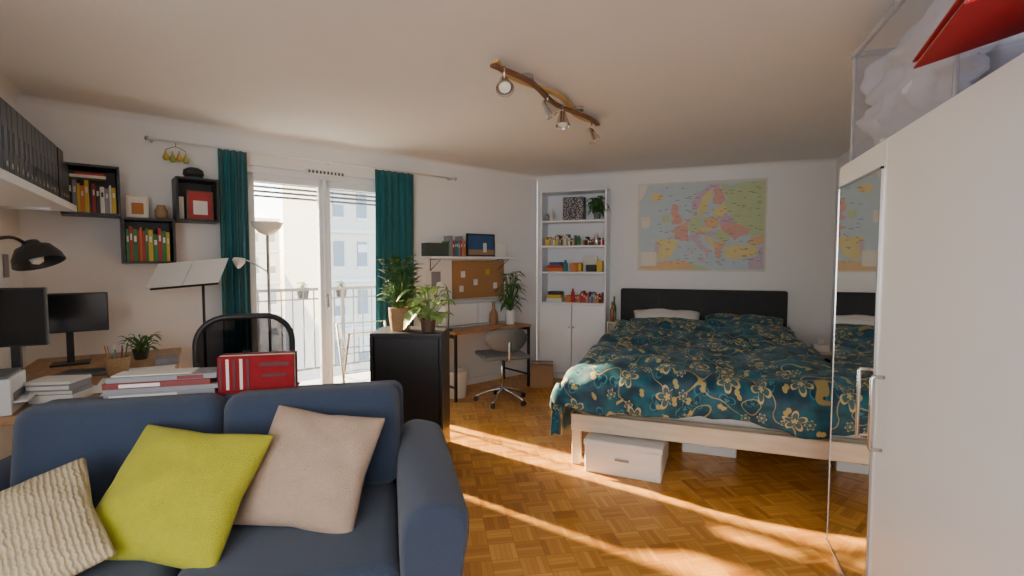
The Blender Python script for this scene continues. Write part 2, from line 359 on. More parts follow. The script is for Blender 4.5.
def building(name,s,n,w,h,z0,cw,rows,cols,seed):
    g=grp(name,Wp(s,n,z0),WA)
    boxes(g,'facade',[((w,6,h),(0,3,h/2))],[cw]); it=[]; rd=random.Random(seed)
    for r in range(rows):
        z=(r+.5)*h/rows
        for c in range(cols):
            x=-w/2+(c+.5)*w/cols
            it+=[((w/cols*.42,.1,h/rows*.52),(x,-.02,z),0),((w/cols*.5,.14,.12),(x,-.05,z-h/rows*.28),1)]
            if (c+r)%2: it.append(((w/cols*.4,.12,h/rows*.25*rd.uniform(.6,1.6)),(x,-.04,z+h/rows*.12),1))
        it.append(((w,.3,.15),(0,-.1,(r+1)*h/rows-.08),1))
    boxes(g,'windows',it,[c_(name+'_glass',(.26,.29,.34),.3),c_(name+'_trim',(.8,.78,.75),.7)])
building('apartment_building',13.2,-17,10.5,17,-8,c_('facade_cream',(.80,.74,.62),.9),8,10,1)
building('apartment_building',5.2,-30,9,14,-10,c_('facade_pale',(.68,.67,.66),.9),7,9,2)
obj('street_ground',[(-90,-40,-9),(40,-40,-9),(40,90,-9),(-90,90,-9)],[(0,1,2,3)],c_('asphalt',(.4,.4,.4),.9))
# ---------------------------------------------------------------- bookcase
g=grp('bookcase',(-1.1415,5.07,0),0)
w,d,h=.69,.24,1.96; t_=.02; zs=[.79,1.11,1.38,1.64]
it=[((t_,d,h),(-w/2+t_/2,0,h/2)),((t_,d,h),(w/2-t_/2,0,h/2)),((w-2*t_,d,t_),(0,0,h-t_/2)),((w-2*t_,d-.01,.06),(0,0,.03)),((w-2*t_,.008,h-.05),(0,d/2-.006,h/2))]
it+=[((w-2*t_,d-.01,t_),(0,0,z)) for z in zs]
boxes(g,'carcass',it,[WHITE],b=.002)
for i,x in enumerate((-.172,.172)):
    box(g,'door_leaf_%d'%i,(.338,.018,.71),(x,-d/2-.010,.425),WHITE)
    lathe(g,'knob_%d'%i,[(.006,0),(.006,.012),(.011,.016),(.009,.024),(0,.025)],(x*.12,-d/2-.019,.55),CHROME,(90,0,0),12)
books(g,'books_1',-.31,.02,-.0,1.391,.06,.12,.14,3,[4,7,5,2]); books(g,'books_2',.1,.31,-.02,1.391,.05,.10,.14,4,[0,6,5,4])
books(g,'books_3',.02,.31,-.02,.801,.06,.15,.13,7,[0,7,5,3,6]); 
boxes(g,'games',[((.18,.16,.035),(-.2,0,1.139),6),((.16,.15,.03),(-.2,0,1.172),0),((.12,.15,.03),(-.2,0,1.203),3),((.17,.15,.04),(-.2,-.02,.821),4),((.15,.14,.035),(-.2,-.02,.859),2),((.14,.14,.03),(-.2,-.02,.893),5),((.10,.13,.07),(-.03,-.02,.836),6),
 ((.1,.1,.07),(.18,-.02,1.156),5),((.12,.06,.09),(.03,-.04,1.166),6),((.06,.06,.11),(.27,-.04,1.176),2),((.15,.03,.16),(.16,.03,1.20),4)],PAL,b=.002)
m,t,b=nt('patterned_paper'); vo=t.nodes.new('ShaderNodeTexVoronoi'); vo.inputs['Scale'].default_value=70; cr=t.nodes.new('ShaderNodeValToRGB'); cr.color_ramp.interpolation='CONSTANT'; cr.color_ramp.elements[1].position=.4; cr.color_ramp.elements[0].color=(.45,.45,.45,1); cr.color_ramp.elements[1].color=(.06,.06,.07,1)
tc=t.nodes.new('ShaderNodeTexCoord'); t.links.new(tc.outputs['Object'],vo.inputs['Vector']); t.links.new(vo.outputs['Distance'],cr.inputs[0]); t.links.new(cr.outputs[0],b.inputs['Base Color'])
box(g,'patterned_box',(.22,.12,.24),(-.01,0,1.771),m)
for i,(x,z,r,hh,mm) in enumerate([(.24,1.385,.022,.12,CHROME),(.0,.795,.02,.14,PAL[0]),(-.28,1.64,.03,.07,PAL[7]),(.07,1.11,.02,.1,PAL[2]),(-.23,1.64,.02,.12,PAL[4]),(-.08,1.11,.025,.12,PAL[8]),(.06,1.38,.02,.1,PAL[1])]):
    lathe(g,'jar_%d'%i,[(r*.8,0),(r,hh*.15),(r,hh*.7),(r*.5,hh*.85),(r*.5,hh)],(x,-.09,z+.01),mm,seg=14)
g2=grp('potted_plant',(-.90,5.0,1.651))
lathe(g2,'pot',[(.028,.0),(.04,.07),(.036,.07),(.033,.055),(0,.055)],(0,0,.001),CHAIRG,seg=16)
leaves(g2,'foliage',60,(0,-.01,.06),.06,.17,.075,LEAF,8,wid=.5,droop=.9)
# ---------------------------------------------------------------- bed
g=grp('double_bed',(.09,3.97,0),0)
bev(obj('headboard',cv((1.52,.07,.93),(0,1.165,.485)),CF,GREY,g),.02,4)
boxes(g,'headboard_seams',[((.006,.004,.6),(x,1.1285,.62)) for x in (-.38,0,.38)],[BLACK])
boxes(g,'bed_frame',[((1.5,.03,.10),(0,-1.105,.26)),((.03,2.2,.10),(-.735,0,.26)),((.03,2.2,.10),(.735,0,.26)),((.05,.05,.31),(-.72,-1.09,.155)),((.05,.05,.31),(.72,-1.09,.155)),((.06,.06,.31),(-.72,1.08,.155)),((.06,.06,.31),(.72,1.08,.155)),((.04,2.1,.05),(0,0,.22)),((.05,.05,.2),(0,-.3,.1))]+[((1.44,.07,.018),(0,-1.0+i*.14,.292)) for i in range(15)],[OAK],b=.004)
box(g,'mattress',(1.42,2.14,.22),(0,.03,.412),c_('mattress_cover',(.75,.75,.73),.9),b=.04,seg=4)
hx=.70; r_=.06
def fold(s,half,r):
    sg=1 if s>=0 else -1; s=abs(s)
    if s<=half: return sg*s,0
    e=s-half
    if e<r*math.pi/2: return sg*(half+r*math.sin(e/r)), r*(1-math.cos(e/r))
    return sg*(half+r), r+(e-r*math.pi/2)
nu,nv=130,150; V=[];F=[];UV=[]
Lw,Rw=.42,.30; foot=1.07; head=.86; fd=.25
for j in range(nv+1):
    sv=-(foot+fd)+(head+foot+fd)*j/nv
    for i in range(nu+1):
        su=-(hx+Lw)+(2*hx+Lw+Rw)*i/nu
        x,dx=fold(su,hx,r_); 
        if sv<0: y,dy=fold(sv,foot,r_)
        else: y,dy=sv,0
        wob=.022*math.sin(sv*13+1.3*math.sin(sv*5))*min(1,dx/.12)
        wob2=.016*math.sin(su*15+1.1*math.sin(su*4))*min(1,dy/.12)
        p=Vector((su*2.0,sv*2.0,0))
        top=.575+.038*noise.noise(p)+.034*noise.noise(p*2.6)+.014*noise.noise(p*6)
        top+=.016*(1-abs(noise.noise(p*1.7+Vector((5,0,0)))*3))
        hb_=math.exp(-((sv-.62)/.22)**2)*.06*(1 if abs(su)<hx else 0)
        ridge=.028*abs(math.sin(sv*9+su*3+2*noise.noise(p)))*math.exp(-((sv-.45)/.55)**2)
        low=.03*math.sin(sv*4+1)*min(1,dx/.2)+.015*math.sin(su*6+1)*min(1,dy/.15)
        cf=min(1,dx/.3)*max(0,1-(sv+foot+fd)/.8) if su<0 else 0
        z=top+(hb_+ridge)*max(0,1-dx/.05)-max(dx,dy)+low-.05*cf
        sgx=-1 if su<0 else 1
        V.append((x+sgx*(wob+ .02*min(1,dx/.1))+sgx*.06*cf, y-wob2-.045*min(1,dy/.06), z)); UV.append((su,sv))
for j in range(nv):
    for i in range(nu): a=j*(nu+1)+i; F.append((a,a+1,a+nu+2,a+nu+1))
o=obj('duvet',V,F,FLOR,g,smooth=True,uvs=UV); s=o.modifiers.new('sol','SOLIDIFY'); s.thickness=.022; s.offset=1
def fpil(name,c,rot,w,h,t,m,seed):
    o=pillow(g,name,w,h,t,c,rot,m,seed); ul=o.data.uv_layers.new(name='UVMap')
    for lp in o.data.loops:
        v=o.data.vertices[lp.vertex_index].co; ul.data[lp.index].uv=(v.x+seed,v.z)
fpil('pillow_1',(-.30,.97,.65),(-66,0,3),.66,.40,.14,WHITEM,1); fpil('pillow_2',(.37,.88,.635),(-74,0,-3),.70,.46,.17,FLOR,2); fpil('pillow_3',(-.28,.74,.625),(-80,0,4),.72,.42,.13,FLOR,3)
def ubox(name,loc,rz,s,m):
    g=grp(name,loc,rz); w,d,h=s
    boxes(g,'body',[((w,d,h-.03),(0,0,(h-.03)/2))],[m],b=.006); boxes(g,'lid',[((w+.012,d+.012,.035),(0,0,h-.0175))],[m],b=.006)
    boxes(g,'handle',[((.08,.006,.015),(0,-d/2-.004,h*.5))],[CHROME],b=.002)
ubox('storage_box',(-.335,2.975,0),-3,(.43,.42,.195),WHITEM); ubox('storage_box',(.13,3.48,0),0,(.32,.4,.13),WHITEM)
g=grp('nightstand',(1.05,4.78,0))
boxes(g,'body',[((.26,.3,.02),(0,0,.46)),((.26,.3,.02),(0,0,.24))]+[((.025,.025,.46),(sx*.115,sy*.135,.23)) for sx in(-1,1) for sy in (-1,1)],[OAK],b=.003)
books(g,'books',-.1,.1,0,.251,.1,.15,.12,9)
g=grp('tissue_box',(1.04,4.74,.471)); boxes(g,'carton',[((.12,.1,.06),(0,0,.03))],[PAPER],b=.004); pillow(g,'tissue',.05,.06,.02,(0,0,.075),(0,10,0),PAPER)
g=grp('bedside_rack',(-.725,5.0,0))
boxes(g,'frame',[((.1,.24,.015),(0,0,z)) for z in (.12,.38,.62)]+[((.012,.012,.62),(sx*.04,sy*.11,.31)) for sx in(-1,1) for sy in (-1,1)],[OAK],b=.002)
for i,(y,hh,mm) in enumerate([(-.09,.2,c_('amber_glass',(.25,.09,.02),.2)),(-.03,.15,PAL[4]),(.04,.24,PAL[1])]):
    g=grp('bottle',(-.725,5.0+y,.628)); lathe(g,'body',[(.02,0),(.022,.01),(.022,hh*.55),(.009,hh*.75),(.009,hh),(0,hh)],(0,0,0),mm,seg=16)
# map
def europe():
    W_,H_=1.185,.885
    polys=[([(0,0),(1,0),(1,1),(0,1)],0),([(.012,.016),(.988,.016),(.988,.984),(.012,.984)],1)]
    D=[([(.10,.84),(.13,.89),(.2,.88),(.21,.82),(.14,.79)],3),
    ([(.27,.56),(.30,.60),(.27,.66),(.29,.75),(.33,.74),(.33,.66),(.37,.58),(.36,.54),(.29,.53)],4),
    ([(.20,.57),(.21,.63),(.255,.64),(.26,.56),(.22,.545)],2),
    ([(.43,.70),(.44,.78),(.50,.88),(.57,.955),(.65,.96),(.64,.92),(.58,.91),(.52,.82),(.49,.72),(.455,.68)],5),
    ([(.49,.72),(.52,.82),(.58,.90),(.60,.86),(.565,.78),(.56,.70),(.53,.62),(.50,.63)],3),
    ([(.60,.90),(.64,.92),(.67,.88),(.70,.78),(.66,.735),(.605,.74),(.60,.80),(.615,.85)],4),
    ([(.14,.18),(.15,.34),(.19,.37),(.30,.36),(.345,.32),(.30,.24),(.27,.16),(.2,.13)],3),
    ([(.14,.19),(.15,.33),(.18,.33),(.175,.19)],5),
    ([(.26,.46),(.31,.48),(.345,.53),(.42,.48),(.41,.42),(.425,.35),(.37,.34),(.30,.365),(.31,.43)],4),
    ([(.36,.53),(.40,.56),(.42,.52),(.40,.49)],6),([(.39,.55),(.41,.59),(.435,.58),(.42,.53)],5),
    ([(.42,.53),(.435,.60),(.48,.61),(.52,.59),(.53,.51),(.51,.45),(.50,.42),(.43,.43),(.41,.47)],2),
    ([(.45,.62),(.455,.67),(.485,.66),(.48,.62)],4),
    ([(.42,.38),(.43,.42),(.48,.42),(.51,.39),(.49,.36),(.54,.28),(.60,.22),(.575,.21),(.565,.14),(.55,.20),(.49,.27),(.45,.34)],5),
    ([(.49,.14),(.54,.15),(.55,.11),(.51,.10)],5),([(.43,.2),(.45,.26),(.46,.2)],5),
    ([(.51,.48),(.56,.50),(.60,.47),(.56,.44),(.51,.45)],3),([(.46,.43),(.51,.45),(.55,.43),(.54,.40),(.48,.41)],4),
    ([(.53,.58),(.58,.61),(.64,.59),(.65,.49),(.60,.475),(.54,.51)],6),
    ([(.55,.42),(.59,.45),(.64,.43),(.60,.38),(.56,.38)],5),
    ([(.62,.44),(.66,.47),(.72,.42),(.74,.35),(.68,.33),(.62,.36)],2),
    ([(.54,.38),(.60,.37),(.61,.32),(.64,.28),(.62,.25),(.56,.33)],3),
    ([(.61,.33),(.68,.33),(.71,.32),(.69,.27),(.63,.27)],6),
    ([(.62,.26),(.69,.27),(.66,.22),(.68,.16),(.65,.13),(.62,.20)],4),
    ([(.60,.66),(.65,.72),(.69,.73),(.71,.66),(.68,.60),(.61,.61)],3),
    ([(.65,.58),(.69,.62),(.74,.61),(.76,.53),(.70,.50),(.655,.51)],5),
    ([(.655,.50),(.76,.53),(.82,.50),(.89,.46),(.87,.40),(.80,.38),(.78,.35),(.74,.38),(.67,.46)],4),
    ([(.65,.96),(.74,.93),(.80,.96),(.985,.97),(.985,.40),(.90,.38),(.87,.41),(.89,.46),(.82,.50),(.76,.54),(.74,.62),(.71,.66),(.69,.74),(.71,.80),(.67,.90)],2),
    ([(.985,.40),(.985,.30),(.90,.28),(.86,.33),(.90,.37)],6),
    ([(.69,.24),(.74,.28),(.84,.29),(.93,.27),(.95,.18),(.86,.15),(.76,.13),(.69,.17)],3),
    ([(.95,.26),(.985,.28),(.985,.04),(.88,.03),(.88,.14),(.95,.17)],5),
    ([(.012,.04),(.12,.10),(.3,.12),(.44,.10),(.46,.02),(.012,.02)],6),([(.46,.02),(.44,.10),(.48,.07),(.58,.03),(.6,.016)],2),
    ([(.012,.80),(.05,.86),(.08,.98),(.012,.98)],7),
    ([(.03,.06),(.16,.06),(.16,.22),(.03,.22)],7),([(.03,.5),(.10,.5),(.10,.62),(.03,.62)],7)]
    rd=random.Random(4)
    def rough(pts):
        out=[]
        for i,p in enumerate(pts):
            q=pts[(i+1)%len(pts)]; out.append(p)
            if len(pts)>4: out.append(((p[0]+q[0])/2+rd.uniform(-.006,.006),(p[1]+q[1])/2+rd.uniform(-.008,.008)))
        return out
    polys+=[(rough(p),c) for p,c in D]
    for k in range(150):
        x=rd.uniform(.16,.95); z=rd.uniform(.06,.95); l=rd.uniform(.012,.035); polys.append(([(x,z),(x+l,z),(x+l,z+.006),(x,z+.006)],8 if k%3 else 9))
    polys=[([(x*W_-W_/2,z*H_) for x,z in p],c) for p,c in polys]
    mats=[c_('map_border',(.70,.64,.54)),c_('map_sea',(.50,.60,.64)),c_('map_green',(.50,.60,.34)),c_('map_yellow',(.72,.62,.28)),c_('map_pink',(.68,.38,.32)),c_('map_lilac',(.58,.44,.54)),c_('map_orange',(.72,.48,.26)),c_('map_cream',(.74,.70,.60)),c_('map_ink',(.2,.22,.25)),c_('map_red_ink',(.5,.12,.1))]
    g=grp('europe_map_poster',(.075,5.195,1.128)); panel(g,'print',polys,mats,(0,0,0),(0,0,0))
    boxes(g,'backing',[((W_+.004,.002,H_+.004),(0,.001,H_/2))],[PAPER])
europe()
# ---------------------------------------------------------------- wardrobe
g=grp('wardrobe',(.56,0,0))
HW=1.61
boxes(g,'carcass',[((.60,1.79,.02),(.32,1.445,HW-.01)),((.60,1.79,.06),(.32,1.445,.03)),((.60,.02,HW),(.32,2.33,HW/2)),((.60,.02,HW),(.32,.56,HW/2)),((.01,1.77,HW-.03),(.61,1.445,HW/2))],[WHITE],b=.002)
def door(n,b0,b1):
    box(g,n,(.02,b1-b0-.004,HW-.05),(.01,(b0+b1)/2,.04+(HW-.05)/2),WHITE)
door('door_leaf_1',1.825,2.34); door('door_leaf_2',1.07,1.825); door('door_leaf_3',.55,1.07)
box(g,'mirror',(.004,.46,1.44),(-.003,2.082,.79),MIRROR,b=.001)
boxes(g,'mirror_frame',[((.008,.008,1.456),(-.003,1.848,.79)),((.008,.008,1.456),(-.003,2.316,.79)),((.008,.476,.008),(-.003,2.082,1.514)),((.008,.476,.008),(-.003,2.082,.066))],[CHROME])
for i,b_ in enumerate((1.885,1.765)):
    tubes(g,'handle_%d'%i,[[(-.002,b_,.87),(-.032,b_,.87),(-.034,b_,.865),(-.034,b_,.65),(-.032,b_,.645),(-.002,b_,.645)]],.006,CHROME)
g=grp('storage_bin',(.85,1.93,HW+.002),1)
w,d,h=.5,.78,.42
boxes(g,'walls',[((w,.006,h),(0,-d/2,h/2)),((w,.006,h),(0,d/2,h/2)),((.006,d,h),(-w/2,0,h/2)),((.006,d,h),(w/2,0,h/2)),((w,d,.006),(0,0,.004))],[CLEAR])
boxes(g,'rim',[((w+.03,.02,.02),(0,-d/2,h)),((w+.03,.02,.02),(0,d/2,h)),((.02,d+.03,.02),(-w/2,0,h)),((.02,d+.03,.02),(w/2,0,h))]+[((.012,.012,h),(sx*w/2,sy*d/2,h/2)) for sx in (-1,1) for sy in (-1,1)],[RIMP],b=.004)
SHEET=mat('white_bedding',(.82,.82,.86),.9,var=.03)
V=[];F=[];nn=40
for i in range(nn+1):
    for j in range(nn+1):
        u=i/nn; v=j/nn; y=-.36+.72*u; z=.02+.37*v-.05*v*abs(math.sin(u*5))
        q=Vector((u*4,v*4,2)); x=-.205+.04*noise.noise(q)+.03*noise.noise(q*2.3)+.02*math.sin(v*14+4*noise.noise(q))
        V.append((x,y,z))
for i in range(nn):
    for j in range(nn): a=i*(nn+1)+j; F.append((a,a+1,a+nn+2,a+nn+1))
obj('crumpled_bedding',V,F,SHEET,g,smooth=True).modifiers.new('s','SOLIDIFY').thickness=.02
pillow(g,'blanket_1',.36,.66,.26,(.04,0,.14),(90,0,0),SHEET,4); pillow(g,'blanket_2',.36,.64,.22,(.04,.0,.27),(84,4,0),SHEET,5)
g=grp('red_folder',(.63,1.22,HW+.02),0)
boxes(g,'cover',[((.36,.54,.004),(0,0,.016)),((.36,.54,.004),(0,0,.0)),((.34,.52,.010),(0,0,.008),1)],[RED,PAPER],rot=(8,-12,-14),loc=(0,0,.075))
boxes(g,'support_sheets',[((.22,.3,.05),(.14,-.0,.008))],[PAPER])
# ---------------------------------------------------------------- ceiling lamp
g=grp('ceiling_spotlight_bar',(-.72,2.665,0),77.5)
def strip(name,amp,ph,m,z,w=.022):
    V=[];F=[];n=48
    for i in range(n+1):
        x=-.58+1.16*i/n; y=amp*math.sin(ph+i/n*2*math.pi*1.5)
        for dy,dz in ((-w,0),(w,0),(w,-.014),(-w,-.014)): V.append((x,y+dy,z+dz))
    for i in range(n):
        for k in range(4): a=i*4+k;b_=i*4+(k+1)%4; F.append((a,b_,b_+4,a+4))
    F+=[(0,1,2,3),(n*4+3,n*4+2,n*4+1,n*4)]
    obj(name,V,F,m,g)
strip('bar_yellow',.035,0,YW,CEIL-.018,.018); strip('bar_brown',.026,2.6,BRN,CEIL-.034,.014)
for i,x in enumerate((-.3,.3)): cyl(g,'mount_%d'%i,.035,.02,(x,0,CEIL-.010),CHROME)
for i,(x,rx,ry) in enumerate([(-.52,155,35),(-.1,150,-20),(.12,170,15),(.53,155,-10)]):
    y=.02*math.sin(x*5)
    tubes(g,'arm_%d'%i,[[(x,y,CEIL-.03),(x,y,CEIL-.085)]],.005,CHROME)
    lathe(g,'spot_%d'%i,[(0,-.038),(.016,-.037),(.022,-.02),(.026,0),(.037,.035),(.042,.052),(.040,.052),(.033,.035),(0,.03)],(x,y,CEIL-.105),CHROME,(rx,ry,0),20)
    lathe(g,'bulb_%d'%i,[(0,.034),(.028,.038),(.026,.046),(0,.05)],(x,y,CEIL-.105),BULB,(rx,ry,0),16)
# ---------------------------------------------------------------- wall cube shelves
def wbox(s0,s1,z0,z1,dp=.2):
    g=grp('cube_shelf',Wp((s0+s1)/2,0.002,(z0+z1)/2),WA); w=s1-s0; h=z1-z0; t=.014
    boxes(g,'shell',[((w,dp,t),(0,-dp/2,h/2-t/2)),((w,dp,t),(0,-dp/2,-h/2+t/2)),((t,dp,h-2*t),(-w/2+t/2,-dp/2,0)),((t,dp,h-2*t),(w/2-t/2,-dp/2,0)),((w-2*t,.006,h-2*t),(0,-.005,0))],[BLACKW],b=.001); return g,w,h
g,w,h=wbox(.18,.445,1.49,1.78); books(g,'books',-w/2+.018,w/2-.02,-.13,-h/2+.0145,.12,.20,.12,11,[2,4,6,0,7,4,1,5])
boxes(g,'stacked_booklets',[((.16,.11,.016),(-.01,-.12,-h/2+.222),4),((.13,.10,.014),(0,-.12,-h/2+.237),0)],PAL)
g,w,h=wbox(.445,.71,1.21,1.488); books(g,'books',-w/2+.018,w/2-.02,-.13,-h/2+.0145,.16,.21,.12,12,[1,1,0,2,1,0,6])
g,w,h=wbox(.72,.955,1.48,1.76)
boxes(g,'framed_picture',[((.15,.012,.19),(.02,-.13,-.03),0),((.13,.004,.17),(.02,-.138,-.03),1),((.08,.003,.09),(.02,-.141,-.045),2),((.03,.1,.14),(-.085,-.08,-.05),3)],[BRN,PAL[0],PAPER,PAL[4]])
g=grp('framed_photo',Wp(.53,.1,1.490),WA); boxes(g,'frame',[((.11,.012,.14),(0,0,.07)),((.09,.004,.12),(0,-.008,.07),1),((.06,.003,.07),(0,-.011,.06),2)],[OAK,PAPER,PAL[6]],rot=(-6,0,0))
g=grp('clay_jar',Wp(.65,.1,1.490),WA); lathe(g,'body',[(.025,0),(.036,.02),(.034,.06),(.022,.08),(.024,.09),(0,.088)],(0,0,0),c_('clay',(.4,.25,.12)),seg=18)
g=grp('knitted_hat',Wp(.83,.1,1.761),WA); lathe(g,'crown',[(0,0),(.04,.005),(.06,.03),(.055,.06),(.03,.075),(0,.08)],(0,0,0),PAL[5],seg=18); lathe(g,'brim',[(0,0),(.08,.0),(.08,.006),(0,.008)],(0,0,0),PAL[8],seg=18)
g=grp('floating_shelf',Lp(0,0.002,1.515),LA)
box(g,'board',(1.75,.28,.035),(1.115,.142,0),WHITE)
it=[];x=.255;rd=random.Random(2)
for k in range(17):
    w=rd.choice([.055,.07,.075]); hh=.21 if k<2 else .27; it.append(((w-.004,.21,hh),(x+w/2,.15,.018+hh/2),0)); it.append(((w*.6,.002,.08),(x+w/2,.256,.15),1)); it.append(((.02,.003,.02),(x+w/2,.257,.06),2)); x+=w
    if k==3: x+=.03
boxes(g,'ring_binders',it,[c_('binder_black',(.022,.025,.035),.4),c_('binder_label',(.10,.115,.15)),CHROME],b=.003)
for i,x in enumerate((.45,1.6)): boxes(g,'bracket_%d'%i,[((.02,.2,.012),(x,.11,-.024)),((.02,.012,.12),(x,.010,-.09))],[CHROME])
g=grp('postcards',Lp(0.0,0.001,0),LA)
boxes(g,'cards',[((.10,.002,.13),(.5,.003,1.3),0),((.08,.002,.1),(.72,.003,1.33),1),((.09,.002,.12),(.3,.003,1.2),2)],[PAL[4],PAL[0],PAL[7]])
# ---------------------------------------------------------------- desk left
g=grp('corner_desk',Lp(0,0,0),LA)
box(g,'top',(1.38,.68,.03),(.76,.40,.655),DESKW)
boxes(g,'legs',[((.04,.04,.64),(x,y,.32)) for x in (.12,1.4) for y in (.1,.7)],[DARKM])
DZ=.671
def monitor(loc,rz,w,h,zc):
    g=grp('computer_monitor',(loc[0],loc[1],DZ),rz)
    box(g,'bezel',(w,.022,h),(0,0,zc-DZ),BLACK,b=.004); box(g,'screen',(w-.014,.002,h-.014),(0,-.012,zc-DZ),SCREEN,b=0)
    boxes(g,'stand',[((.03,.02,zc-DZ-.02),(0,.02,(zc-DZ)/2)),((.16,.12,.01),(0,.02,.005))],[BLACK],b=.002)
monitor((-3.11,1.635),56.9,.33,.21,.95); monitor((-2.59,1.17),45.5,.22,.24,.995)
def stack(name,loc,rz,n,w,d,pal,seed):
    g=grp(name,loc,rz); rd=random.Random(seed); z=0; it=[]
    for k in range(n):
        h=rd.uniform(.010,.024); ww=w*rd.uniform(.75,1); dd=d*rd.uniform(.8,1); c=(rd.uniform(-.012,.012),rd.uniform(-.01,.01)); it.append(((ww,dd,h),(c[0],c[1],z+h/2),rd.choice(pal))); it.append(((ww*.96,dd*1.004,h*.6),(c[0],c[1],z+h/2),4)); z+=h+.0005
    boxes(g,'stack',it,PAL,b=0)
stack('book_stack',(-2.36,1.20,DZ),30,5,.17,.13,[4,7,5,4,7],3)
g=grp('printer',(*Lp(1.33,.14)[:2],DZ),LA+180)
boxes(g,'body',[((.20,.22,.13),(0,0,.065),0),((.19,.20,.01),(0,0,.136),1),((.15,.06,.006),(0,-.12,.04),0),((.14,.004,.03),(0,-.111,.06),1),((.15,.02,.09),(0,.09,.18),0)],[WHITEM,CHAIRG],b=.004)
g=grp('laptop',(-2.79,1.53,DZ),35)
boxes(g,'base',[((.22,.15,.012),(0,0,.006),0),((.19,.08,.001),(0,.02,.0125),1)],[CHAIRG,BLACK],b=.002)
g=grp('pencil_basket',(-2.60,1.555,DZ)); lathe(g,'basket',[(.038,0),(.048,.05),(.052,.09),(.048,.09),(.044,.05),(.034,.006),(0,.006)],(0,0,0),WICK,seg=20)
rd=random.Random(1)
for i in range(9):
    a=i*.7; tubes(g,'pencil_%d'%i,[[(.02*math.cos(a),.02*math.sin(a),.01),(.045*math.cos(a),.045*math.sin(a),.13+.03*rd.random())]],.0035,PAL[i%9],seg=6)
g=grp('potted_plant',(-2.915,1.867,DZ)); lathe(g,'pot',[(.03,0),(.042,.06),(.038,.06),(.03,.05),(0,.05)],(0,0,0),c_('dark_pot',(.06,.05,.04)),seg=18); leaves(g,'foliage',44,(0,0,.05),.07,.09,.05,LEAF,3)
g=grp('loose_papers',(*Lp(0,0)[:2],DZ),LA)
boxes(g,'sheets',[((.2,.28,.002),(1.0,.58,.002)),((.16,.2,.002),(.80,.62,.005)),((.18,.24,.008),(1.32,.60,.005)),((.14,.10,.03),(.60,.68,.016),1),((.16,.18,.002),(1.15,.50,.005)),((.10,.14,.02),(1.05,.64,.014),2)],[PAPER,PAL[7],PAL[5]],b=0)
g=grp('desk_lamp',(*Lp(1.12,.07)[:2],DZ),LA)
lathe(g,'base',[(.06,0),(.06,.015),(.01,.03),(0,.03)],(0,0,0),BLACK)
tubes(g,'arm',[smoothpath([(0,0,.02),(.10,-.01,.3),(.12,.01,.46),(.06,.05,.60),(-.04,.12,.65),(-.11,.16,.62)],5)],.007,BLACK)
lathe(g,'shade',[(0,.05),(.025,.05),(.035,.03),(.06,.02),(.082,-.02),(.088,-.05),(.084,-.05),(.06,0),(0,.02)],(-.12,.18,.590),BLACK,(18,-14,0),28)
lathe(g,'bulb',[(0,-.04),(.02,-.03),(.025,-.01),(.015,.01),(0,.015)],(-.12,.18,.575),BULB,(18,-14,0),14)
g=grp('music_stand',(-2.712,2.10,0),20)
tubes(g,'pole',[[(0,0,.12),(0,0,1.08)]],.008,DARKM)
tubes(g,'tripod',[[(0,0,.25),(.2*math.cos(a),.2*math.sin(a),.008)] for a in (.5,2.6,4.7)],.006,DARKM)
box(g,'desk_plate',(.40,.008,.18),(-.08,0,1.14),DARKM,(-42,-5,0)); boxes(g,'sheet_music',[((.21,.002,.19),(-.107,0,0)),((.21,.002,.19),(.107,0,0))],[PAPER],(-.08,-.012,1.155),(-42,-5,0))
# office chair
g=grp('office_chair',(-2.188,1.918,0),49.9)
def rr(w,h,r,n=8,y=0,cz=0,cx=0):
    out=[]
    for qx,qz,a0 in ((1,1,0),(-1,1,90),(-1,-1,180),(1,-1,270)):
        for k in range(n+1):
            a=R(a0+90*k/n); out.append((cx+qx*(w/2-r)+r*math.cos(a),y,cz+qz*(h/2-r)+r*math.sin(a)))
    return out
pts=rr(.41,.42,.13,y=0,cz=.75)
pts=[(x,-.25+.5*x*x,z) for x,y,z in pts]
tubes(g,'back_frame',[pts],.014,BLACK,closed=True,seg=10)
MESH=glassm('chair_mesh',.03,(.10,.10,.11))
V=[];F=[];n=12
for i in range(n+1):
    for j in range(n+1):
        x=-.195+.39*i/n; z=.55+.40*j/n
        ax=abs(x); lim=.20 if ax<.075 else .07+math.sqrt(max(0,.13**2-(ax-.075)**2)); z=.75+max(-lim,min(lim,z-.75)); V.append((x,-.25+.5*x*x,z))
for i in range(n):
    for j in range(n): a=i*(n+1)+j; F.append((a,a+1,a+n+2,a+n+1))
obj('back_mesh',V,F,MESH,g,smooth=True)
tubes(g,'spine',[smoothpath([(0,-.27,.8),(0,-.29,.6),(0,-.2,.42),(0,0,.40)])],.016,BLACK)
box(g,'seat',(.44,.42,.07),(0,.02,.44),BLACK,b=.03,seg=4)
tubes(g,'column',[[(0,0,.08),(0,0,.41)]],.022,DARKM)
tubes(g,'star_base',[[(0,0,.10),(.26*math.cos(a),.26*math.sin(a),.065)] for a in [i*2*math.pi/5 for i in range(5)]],.015,BLACK)
for i in range(5):
    a=i*2*math.pi/5; cyl(g,'castor_%d'%i,.026,.03,(.26*math.cos(a),.26*math.sin(a),.027),BLACK,(90,0,math.degrees(a)),seg=14)
